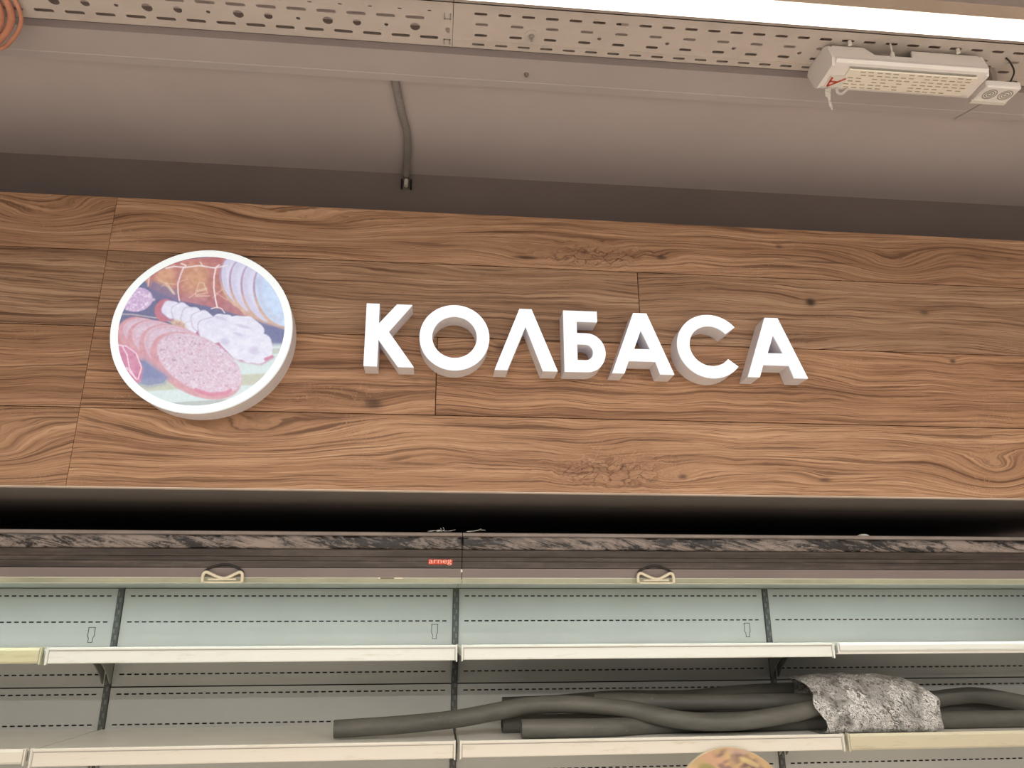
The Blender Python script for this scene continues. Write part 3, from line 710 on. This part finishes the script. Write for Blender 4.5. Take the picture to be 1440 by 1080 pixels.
for xx, dz in ((.857, .012), (.950, -.012), (1.105, .012)):
    b = B(); cyl_z(b, xx, 1.238, 1.176 + dz, 1.186 + dz, .0042, 10); cyl_z(b, xx, 1.238, 1.186 + dz, 1.199, .002, 8); link('screw', b, 'white', em)
# loose tape hanging from the lamp
def ribbon(name, pts, wd, lab, cat, m='scrap', parent=None):
    b = B(); P = resample(pts, 14); prev = None
    for i, p in enumerate(P):
        s = Vector((wd * (1 - .8 * i / 13) / 2, .002 * math.sin(i), .003 * math.cos(i * 1.3)))
        a = (b.verts.new(p - s), b.verts.new(p + s))
        if prev: b.faces.new((prev[0], prev[1], a[1], a[0]))
        prev = a
    o = link(name, b, m, parent, lab, cat); md = o.modifiers.new('t', 'SOLIDIFY'); md.thickness = .0006
    return o
ribbon('tape_end', [(.835, 1.306, 1.130), (.840, 1.318, 1.124), (.846, 1.326, 1.112), (.852, 1.332, 1.094)], .016, None, None, parent=em)
b = B(); sweep(b, resample([(.850, 1.300, 1.129), (.858, 1.310, 1.124), (.870, 1.313, 1.124), (.878, 1.300, 1.129)], 12), .0035, 6); link('tape_loop', b, 'scrap', em)
# ------------------------------------------------------------------ small ringed box
rb = thing('junction_box', 'small white box with two ringed round knockouts beside the emergency lamp', 'box', (1.225, 1.293, 1.128))
bx('body', 'emg_body', rb, 1.183, 1.266, 1.268, 1.318, 1.131, 1.150, bev=.003)
bx('base_plate', 'white', rb, 1.178, 1.262, 1.314, 1.322, 1.1285, 1.1335)
for cx in (1.206, 1.243):
    for r in (.0155, .0105, .0055):
        b = B()
        rg = [[b.verts.new((cx + q * math.cos(2 * math.pi * k / 24), 1.292 + q * math.sin(2 * math.pi * k / 24), z)) for k in range(24)] for q, z in ((r, 1.131), (r, 1.1302), (r - .002, 1.1302), (r - .002, 1.131))]
        for i in range(3):
            for k in range(24): b.faces.new((rg[i][k], rg[i][(k + 1) % 24], rg[i + 1][(k + 1) % 24], rg[i + 1][k]))
        link('ring', b, 'bracket', rb)
bx('mounting_strap', 'steel', rb, 1.216, 1.228, 1.286, 1.298, 1.150, 1.1995)
b = B(); sweep(b, resample([(1.222, 1.318, 1.135), (1.205, 1.335, 1.131), (1.196, 1.352, 1.130), (1.180, 1.378, 1.128)], 14), .0016, 6); link('loose_wire', b, 'bracket', rb)
b = B(); sweep(b, resample([(1.244, 1.272, 1.150), (1.250, 1.262, 1.17), (1.240, 1.256, 1.19), (1.230, 1.254, 1.1995)], 14), .0018, 6); link('supply_wire', b, 'black', rb)
# ------------------------------------------------------------------ corrugated conduit
path = resample([(-.131, 1.500, 1.2675), (-.129, 1.535, 1.2675), (-.123, 1.60, 1.2675), (-.116, 1.669, 1.2675), (-.107, 1.742, 1.2675), (-.108, 1.823, 1.2675), (-.113, 1.895, 1.2660), (-.114, 1.928, 1.258), (-.114, 1.936, 1.246)], 150)
cn = thing('corrugated_conduit', 'grey corrugated cable conduit along the ceiling ending above the fascia', 'conduit', (-.12, 1.7, 1.24))
link('hose', sweep(B(), path, lambda i: .0105 if i % 2 else .0088, 12), 'conduit', cn)
link('cable_end', sweep(B(), resample([(-.114, 1.934, 1.250), (-.114, 1.930, 1.240), (-.114, 1.927, 1.222)], 6), .0062, 10), 'white', cn, label='pale cable end')
for s in (-1, 1): bx('clip', 'black', cn, -.114 + s * .0135 - .0022, -.114 + s * .0135 + .0022, 1.936, 1.95, 1.224, 1.252)  # black blocks stand in for the dark shadow beside the cable end
# ------------------------------------------------------------------ orange cables
for i, (dx, dy, dz, r) in enumerate(((0, 0, 0, .0042), (-.019, -.002, .004, .0072), (-.037, -.004, .002, .0062))):
    p = [(-.862 + dx, 1.27 + dy, 1.197 + dz), (-.866 + dx, 1.315 + dy, 1.187 + dz), (-.884 + dx, 1.349 + dy, 1.185 + dz), (-.917 + dx, 1.386 + dy, 1.186 + dz), (-.960 + dx, 1.422 + dy, 1.190 + dz), (-1.05 + dx, 1.46 + dy, 1.205 + dz), (-1.2 + dx, 1.47 + dy, 1.225 + dz)]
    link('orange_cable', sweep(B(), resample(p, 40), r, 10), 'orange', None, ['thin orange cable drooping from the slotted cable tray, outermost of the bundle', 'thick orange cable in the middle of the drooping bundle', 'orange cable on the inner side of the drooping bundle'][i], 'cable', 'orange cables under the tray', smooth=True)

# ------------------------------------------------------------------ chillers
X0, BAY = -.8749, .9375
YB = 2.293
def back_panel(parent, xa, xb, zt, zb, rows, icon=None):
    b = B()
    def q(x0, x1, z0, z1): b.faces.new([b.verts.new(p) for p in ((x0, YB, z0), (x1, YB, z0), (x1, YB, z1), (x0, YB, z1))])
    top = zt; h = .0036; pitch = .0194
    for zr_ in rows:
        q(xa, xb, zr_ + h / 2, top)
        n = int((xb - xa - .02) / pitch); m0 = (xb - xa - n * pitch) / 2 + xa
        q(xa, m0 + .003, zr_ - h / 2, zr_ + h / 2)
        for k in range(n):
            q(m0 + k * pitch + .003 if False else m0 + (k + 1) * pitch - .0035, m0 + (k + 1) * pitch + .0035 if k < n - 1 else xb, zr_ - h / 2, zr_ + h / 2)
        top = zr_ - h / 2
    q(xa, xb, zb, top)
    o = link('back_panel', b, 'panel', parent)
    md = o.modifiers.new('t', 'SOLIDIFY'); md.thickness = .0012; md.offset = -1
    if icon:
        cx, cz = icon
        pts = [(-.0085, .019), (.0085, .019), (.0085, -.004), (.0055, -.009), (.0055, -.020), (-.0055, -.020), (-.0055, -.009), (-.0085, -.004), (-.0085, .019)]
        link('bottle_outline', bars(B(), [(cx + x, cz + z) for x, z in pts], YB - .0006, YB, .0016), 'ink', o, label='thin dark printed bottle outline')
    return o
def shelf(parent, xa, xb, yf, zt, lip, surf, m, rail=True, tag=None):
    g = .005
    s = bx('shelf', 'shelf', parent, xa + g, xb - g, yf + .006, 2.280, surf - .022, surf, bev=.001)
    if tag: s['label'] = tag
    y1 = yf + .006
    b = B()
    if rail:
        prism(b, [(yf + .001, zt - lip), (yf, zt - lip + .002), (yf, zt - .006), (yf - .0012, zt - .005), (yf - .0012, zt - .0015), (yf + .001, zt), (y1, zt), (y1, zt - lip)], xa + g + .003, xb - g - .003)
    else:
        prism(b, [(yf + .003, zt - lip), (yf, zt - lip + .004), (yf, zt - .006), (yf + .004, zt), (y1, zt), (y1, zt - lip)], xa + g + .003, xb - g - .003)
    link('price_rail', b, m, s)
    if rail:
        bx('rail_line', 'bracket', s, xa + g + .006, xb - g - .006, yf - .0002, yf + .0005, zt - .0082, zt - .0062)
    bx('rail_joint', 'bracket', s, xa + g + .0045, xa + g + .0062, yf - .0004, yf + .001, zt - lip + .001, zt - .001)
    bx('rail_joint', 'bracket', s, xb - g - .0062, xb - g - .0045, yf - .0004, yf + .001, zt - lip + .001, zt - .001)
    for xx in (xa + g, xb - g - .003): bx('rail_end', m, s, xx, xx + .003, yf - .003, y1 + .004, zt - lip - .003, zt + .0015)
    for xx in (xa + g + .004, xb - g - .0065):
        b = B(); prof_ = [(2.282, surf - .022), (2.13, surf - .022), (2.17, surf - .030), (2.21, surf - .045), (2.25, surf - .070), (2.272, surf - .092), (2.282, surf - .096)]
        prism(b, prof_, xx, xx + .0025); link('bracket', b, 'bracket', s)
    return s
def upright(parent, x):
    u = bx('upright', 'upright', parent, x - .0078, x + .0078, YB - .006, YB + .008, -1.1, .112)
    b = B(); k = 0; z = .10
    while z > -.5:
        box(b, x - .0062 + (.006 if k % 2 else 0), x - .0012 + (.006 if k % 2 else 0), YB - .0075, YB - .006, z - .011, z); z -= .0165; k += 1
    link('slot_teeth', b, 'upright_tab', u, kind='stuff')
def handle(parent, cx):
    def rod(pts, y, r, n=60):
        b = B(); sweep(b, resample([(cx + x, y, z) for x, z in pts], n), r, 8); return b
    h = link('pull_handle', rod([(-.0425, .1005), (-.0440, .1100), (-.0420, .1195), (-.0360, .1225), (-.0260, .1185), (-.0100, .1115), (.0020, .1090), (.0120, .1110), (.0270, .1185), (.0360, .1225), (.0420, .1195), (.0435, .1100), (.0430, .1005)], 1.812, .0036), 'cream', parent, label='cream plastic pull handle with black strap', smooth=True)
    link('grip_bar', rod([(-.031, .1062), (-.010, .1060), (.010, .1062), (.031, .1066)], 1.810, .0024, 16), 'cream', h, smooth=True)
    link('foot_bar', rod([(-.040, .1002), (-.010, .1000), (.010, .1000), (.042, .1004)], 1.8125, .0020, 16), 'cream', h, smooth=True)
    link('strap', rod([(-.0420, .1235), (-.0360, .1295), (-.0220, .1355), (-.0040, .1398), (.0120, .1388), (.0300, .1320), (.0400, .1255), (.0430, .1215)], 1.8155, .0024, 40), 'black', h, smooth=True)
def chiller(xa, xb, lab, bays, handles, first):
    t = thing('wall_chiller', lab, 'chiller', ((xa + xb) / 2, 2.1, -EYE), 'open wall chillers under the fascia')
    g = .0008
    bx('carcass', 'chassis', t, xa, xb, YB + .012, 2.44, -1.55, .19)
    b = B(); prism(b, [(1.80, -1.5), (1.72, -1.45), (1.72, -1.12), (1.74, -1.10), (1.80, -1.10), (1.80, -1.38), (2.30, -1.38), (2.30, -1.5)], xa + g, xb - g); link('tub', b, 'canopy', t)
    bx('plinth', 'chassis', t, xa + g, xb - g, 1.84, 2.43, -EYE, -1.5)
    ex = (xa - .022, xa) if first else (xb, xb + .022)
    bx('end_panel', 'panel', t, ex[0], ex[1], 1.84, 2.44, -1.55, .212, bev=.002)
    bx('deck_pan', 'shelf', t, xa + g, xb - g, 1.81, 2.29, -1.16, -1.14)
    for k, (p, q) in enumerate(bays):
        ic = {0: None, 1: (-.939, -.014), 2: (.003, -.009), 3: (.935, -.009), 4: None}
        key = {-1.8124: 1, -.8749: 2, .0626: 3, 1.0001: 4}[round(p, 4)]
        back_panel(t, p + .009, q - .009, .109, -.1476, [.089, .0195, -.117], ic[key])
        pl = back_panel(t, p + .009, q - .009, -.1508, -1.1, [-.167, -.243, -.312, -.372])
        if key == 1: bx('socket', 'black', pl, -.948, -.930, YB - .001, YB + .001, -.265, -.258)
        m1 = {1: 'rail_yellow', 2: 'rail', 3: 'rail', 4: 'rail'}[key]; m2 = {1: 'rail_warm_lit', 2: 'rail_warm_lit', 3: 'rail_warm_lit', 4: 'rail_tan'}[key]
        l1 = {1: .034, 2: .0345, 3: .0335, 4: .0215}[key]; l2 = {1: .030, 2: .036, 3: .035, 4: .0365}[key]
        shelf(t, p, q, 1.9041, -.0385, l1, -.0445, m1, key in (2, 3))
        shelf(t, p, q, 1.9126, -.2487, l2, -.2525, m2, key in (2, 3))
    for x in sorted({round(v, 4) for pq in bays for v in pq}):
        if (x == .0626 and not first): continue
        upright(t, x)
    # canopy
    b = B(); prism(b, [(1.822, .176), (1.820, .174), (1.8205, .160), (1.8235, .158), (1.8235, .150), (1.8205, .148), (1.820, .134), (1.826, .1325), (1.90, .1325), (1.90, .19), (2.44, .19), (2.44, .212), (1.83, .212), (1.83, .176)], xa + g, xb - g)
    cp = link('canopy', b, 'canopy', t)
    b = B(); prism(b, [(1.826, .206), (1.822, .209), (1.823, .215), (1.828, .217), (1.86, .217), (1.86, .212), (1.832, .206)], xa + g, xb - g); link('top_rim', b, 'canopy_rim', cp)
    b = B(); prism(b, [(1.8195, .1325), (1.8195, .130), (1.823, .1125), (1.832, .1125), (1.832, .1325)], xa + g, xb - g); link('lower_lip', b, 'canopy_lip_lit', cp)
    # dusty film
    b = B(); nx = int((xb - xa) / .006); nz = 6; rows = []
    for j in range(nz + 1):
        row = []
        for i in range(nx + 1):
            x = xa + g + (xb - xa - 2 * g) * i / nx; z = .1765 + (.2062 - .1765) * j / nz
            d = (mnoise.noise((x * 26, z * 60, 3.1)) * .5 + mnoise.noise((x * 75, z * 150, 8.0)) * .5) * .0028 * math.sin(math.pi * j / nz)
            row.append(b.verts.new((x, 1.8235 - .0015 + d - .003 * math.sin(math.pi * j / nz), z)))
        rows.append(row)
    for j in range(nz):
        for i in range(nx): b.faces.new((rows[j][i], rows[j][i + 1], rows[j + 1][i + 1], rows[j + 1][i]))
    ff = link('dust_film', b, 'film', cp, label='wrinkled black protective film grey with dust', smooth=True)
    md = ff.modifiers.new('t', 'SOLIDIFY'); md.thickness = .001; md.offset = -1
    # night blind bar, underside, lamp
    bl = bx('night_blind_bar', 'bar', t, xa + .001, xb - .001, 1.826, 1.846, .1005, .1112, bev=.0012)
    bx('bar_top_edge', 'bar_edge', bl, xa + .001, xb - .001, 1.8245, 1.8262, .1098, .1122)
    bx('bar_foot', 'bar_edge', bl, xa + .001, xb - .001, 1.8255, 1.848, .0992, .1007)
    for hx in handles: handle(bl, hx)
    bx('underside', 'underside', t, xa + g, xb - g, 1.955, 2.275, .1100, .116)
    b = B(); sweep(b, [Vector((xa + .03, 1.869, .1225)), Vector(((xa + xb) / 2, 1.869, .1225)), Vector((xb - .03, 1.869, .1225))], .010, 10); link('lamp_tube', b, 'lamp_tube', t, label='cool white lamp tube inside the canopy')
    return t, cp, bl
c1, cp1, bl1 = chiller(X0 - BAY, X0 + BAY, 'wall chiller with a red badge on its dusty canopy and a yellowed shelf rail', [(X0 - BAY, X0), (X0, X0 + BAY)], [-.478], True)
c2, cp2, bl2 = chiller(X0 + BAY, X0 + 3 * BAY, 'wall chiller without a badge, holding the foam tubes and wrapped bundle', [(X0 + BAY, X0 + 2 * BAY), (X0 + 2 * BAY, X0 + 3 * BAY)], [.525], False)
# latch on the first blind bar and white dot at the canopy joint
lt = bx('latch', 'cream', bl1, -.132, -.074, 1.8225, 1.8262, .1085, .1128, bev=.001)
bx('latch_slot', 'black', lt, -.126, -.094, 1.8220, 1.8226, .1095, .1115)
b = B(); cyl_z(b, .0618, 1.8185, .124, .1305, .0023, 8); link('plug', b, 'white', cp1)
# badge
bd = bx('badge', 'red', cp1, -.017, .0405, 1.8175, 1.8240, .1415, .1535, bev=.0015, label='small red badge lettering')
def text_mesh(name, s, size, x, y, z, m, parent, width=None):
    cu = bpy.data.curves.new(name, 'FONT'); cu.body = s; cu.size = size; cu.extrude = .0002
    tmp = bpy.data.objects.new(name + '_src', cu); C.objects.link(tmp)
    dg = bpy.context.evaluated_depsgraph_get(); me = bpy.data.meshes.new_from_object(tmp.evaluated_get(dg))
    bpy.data.objects.remove(tmp, do_unlink=True)
    xs = [v.co.x for v in me.vertices]; sx = (width / (max(xs) - min(xs))) if width else 1
    for v in me.vertices: v.co = Vector(((v.co.x - min(xs)) * sx, -v.co.z, v.co.y))
    me.materials.clear(); me.materials.append(MT[m]); o = bpy.data.objects.new(name, me); C.objects.link(o)
    o.parent = parent; o.location = Vector((x, y, z + EYE)) - wloc(parent); return o
MT['salmon'] = mat('pale_salmon_print', srgb(250, 185, 165), .5, var=.02)
text_mesh('badge_lettering', 'arneg', .0185, -.0150, 1.8172, .1440, 'salmon', bd, .053)
fp = bars(B(), [(-.060, .151), (-.054, .147), (-.050, .1515)], 1.8226, 1.8236, .0022); bars(fp, [(-.049, .1490), (-.020, .1488)], 1.8226, 1.8236, .0012)
link('faded_mark', fp, 'greytext', cp1)

# ------------------------------------------------------------------ foam tubes on the shelf
SURF = -.2525
def tube(pts, r, lab, seg=18, hollow=.55):
    pts = [(x, y, max(z, SURF + r + .0005)) for x, y, z in pts]
    b = B(); P = resample(pts, 64)
    for p in P: p.z = max(p.z, SURF + r + .0003)
    sweep(b, P, r, seg, hollow)
    return link('foam_tube', b, 'foam', None, lab, 'tube', 'foam insulation tubes on the chiller shelf', smooth=False)
def smooth_side(o):
    for p in o.data.polygons: p.use_smooth = True
    o.data.set_sharp_from_angle(angle=math.radians(50))
tubes = [
    tube([(-.230, 2.0, -.229), (-.079, 2.0, -.222), (.058, 2.0, -.211), (.162, 2.0, -.195), (.232, 2.0, -.184), (.339, 2.0, -.181), (.425, 1.996, -.188), (.490, 1.984, -.194), (.550, 1.967, -.2065), (.630, 1.956, -.219), (.720, 1.953, -.222), (.792, 1.953, -.218), (.905, 1.958, -.204), (.985, 1.965, -.188), (1.10, 1.98, -.185), (1.20, 1.99, -.205), (1.313, 2.0, -.231), (1.45, 2.0, -.231), (1.60, 2.0, -.231)], .0205, 'long dark foam tube lying in front, one end alone on the badge side shelf'),
    tube([(.215, 1.956, -.2295), (.333, 1.956, -.2300), (.438, 1.966, -.2310), (.55, 2.000, -.2315), (.70, 2.014, -.2315), (.90, 2.016, -.2315), (1.05, 2.02, -.2315), (1.20, 2.02, -.2315)], .0208, 'straight dark foam tube nearest the price rail under the long bent tube'),
    tube([(.178, 2.06, -.2295), (.333, 2.07, -.2305), (.55, 2.08, -.2305), (.80, 2.08, -.2305), (1.05, 2.08, -.2305), (1.28, 2.08, -.2305)], .0205, 'dark foam tube flat on the shelf behind the long bent tube'),
    tube([(.42, 2.085, -.184), (.50, 2.075, -.183), (.581, 2.063, -.185), (.66, 2.064, -.187), (.732, 2.070, -.188), (.850, 2.070, -.188), (.968, 2.068, -.188), (1.10, 2.068, -.188), (1.25, 2.07, -.188)], .0200, 'grey foam tube resting on the flat tube, crossing behind the bent one'),
    tube([(.190, 2.195, -.200), (.332, 2.19, -.196), (.49, 2.18, -.186), (.61, 2.175, -.186), (.71, 2.175, -.186), (.854, 2.175, -.175), (1.041, 2.175, -.170), (1.25, 2.175, -.180), (1.40, 2.175, -.196), (1.46, 2.17, -.192), (1.548, 2.165, -.188), (1.695, 2.16, -.212), (1.85, 2.16, -.225)], .0215, 'dark foam tube arching along the back panel and past the wrapped bundle'),
    tube([(.60, 2.232, -.230), (.80, 2.232, -.230), (1.0, 2.232, -.230), (1.2, 2.232, -.230), (1.5, 2.232, -.230), (1.75, 2.232, -.230)], .0215, 'dark foam tube lying at the very back under the arching tube'),
]
for o in tubes: smooth_side(o)
# ------------------------------------------------------------------ film-wrapped bundle
def wrap():
    b = B(); nx, na = 72, 96; rows = []
    for i in range(nx + 1):
        u = i / nx; row = []
        # cross-section: flat bottom on the shelf, domed top, from y=1.925 to 2.13
        top = -.128 + .010 * math.sin(u * math.pi) - max(0, u - .86) ** 2 * .50
        yf = 1.9225; yb = 2.15
        zc, yc = (top + SURF) / 2, (yf + yb) / 2; hz, hy = (top - SURF) / 2, (yb - yf) / 2
        for k in range(na):
            a = 2 * math.pi * k / na; cs, sn = math.cos(a), math.sin(a)
            e = .70 if sn > 0 else .28
            y = yc + hy * math.copysign(abs(cs) ** e, cs); z = zc + hz * math.copysign(abs(sn) ** e, sn)
            hgt = (z - SURF) / (top - SURF)
            # left edge slants: the top begins further left than the middle, foot flares again
            xl = .955 - .032 * max(0, hgt - .25) / .75 + .008 * math.sin(hgt * 9) + .06 * max(0, cs)
            xr = 1.262 - .30 * max(0, hgt - .68) ** 2 + .004 * math.sin(hgt * 13)
            x = xl + (xr - xl) * u
            nrm = Vector((0, cs, sn))
            d = mnoise.fractal((x * 34, y * 34, z * 46), .9, 2.0, 5) * .0026 + mnoise.noise((x * 110 + z * 60, y * 60, z * 120)) * .0014
            z2 = z + nrm.z * d
            row.append(b.verts.new((x + d * .5, y + nrm.y * d, max(z2, SURF + .0006))))
        rows.append(row)
    for i in range(nx):
        for k in range(na): b.faces.new((rows[i][k], rows[i][(k + 1) % na], rows[i + 1][(k + 1) % na], rows[i + 1][k]))
    bmesh.ops.recalc_face_normals(b, faces=b.faces[:])
    o = link('film_wrap', b, 'wrap', None, 'crinkled clear film wrapped around the bundle of foam tubes', 'plastic film', smooth=True)
    return o
wrap()
b = B(); 
def scrap(name, strands, lab):
    b = B()
    for pts, wd in strands:
        P = resample(pts, 12); prev = None
        for i, p in enumerate(P):
            q = Vector((.2, .5, .7 * math.sin(i * .9))) * wd * (1 - .6 * i / 11)
            a = (b.verts.new(p - q), b.verts.new(p + q))
            if prev: b.faces.new((prev[0], prev[1], a[1], a[0]))
            prev = a
    o = link(name, b, 'scrap', None, lab, 'plastic film'); md = o.modifiers.new('t', 'SOLIDIFY'); md.thickness = .0005
scrap('film_scrap', [([(-.02, 1.832, .2195), (.0, 1.830, .2215), (.012, 1.832, .2235), (.010, 1.834, .2285)], .0022), ([(.0, 1.83, .2195), (.014, 1.832, .2210), (.030, 1.831, .2205), (.046, 1.83, .2235)], .0018), ([(.012, 1.832, .2195), (.019, 1.83, .2240), (.016, 1.832, .2300)], .0012)], 'torn curl of clear film on the canopy rim above the badge')
scrap('film_scrap', [([(.072, 1.832, .2195), (.09, 1.830, .2210), (.105, 1.834, .2240), (.118, 1.83, .2225)], .0020), ([(.085, 1.832, .2200), (.100, 1.830, .2230), (.108, 1.832, .2270)], .0012)], 'small torn film flake on the canopy rim at the chiller joint')
b = B(); bmesh.ops.create_uvsphere(b, u_segments=18, v_segments=10, radius=1)
for v in b.verts: v.co = Vector((1.082 + v.co.x * .0165 * (1 + .08 * math.sin(v.co.y * 5)), 1.845 + v.co.y * .010, .2170 + max(0, v.co.z) * .0065))
link('plaster_chip', b, 'white', None, 'small pale plaster chip lying on the canopy rim', 'chip', smooth=True)
# ------------------------------------------------------------------ round food picture on the shelf front
dcx, dcz, dr = .700, -.4165, .1455
fd = thing('round_food_sign', 'round picture of mixed food hanging on the lower shelf rail', 'sign', (dcx, 1.905, dcz - dr))
link('board', ring_profile(B(), [(.001, 1.8985), (dr - .001, 1.8985), (dr, 1.8995), (dr, 1.9095), (.001, 1.9095)], dcx, dcz, 72, close=True), mat('food_sign_board', (.55, .44, .30, 1), .6), fd)
print_disc('picture', dcx, dcz, 1.8980, dr - .0008, 60, lambda X, Z, u, v: platter_picture(u, v), 'print', fd, 'warm orange and brown food print')
bx('hook', 'white', fd, dcx - .01, dcx + .01, 1.9095, 1.9118, dcz + .10, dcz + .137)
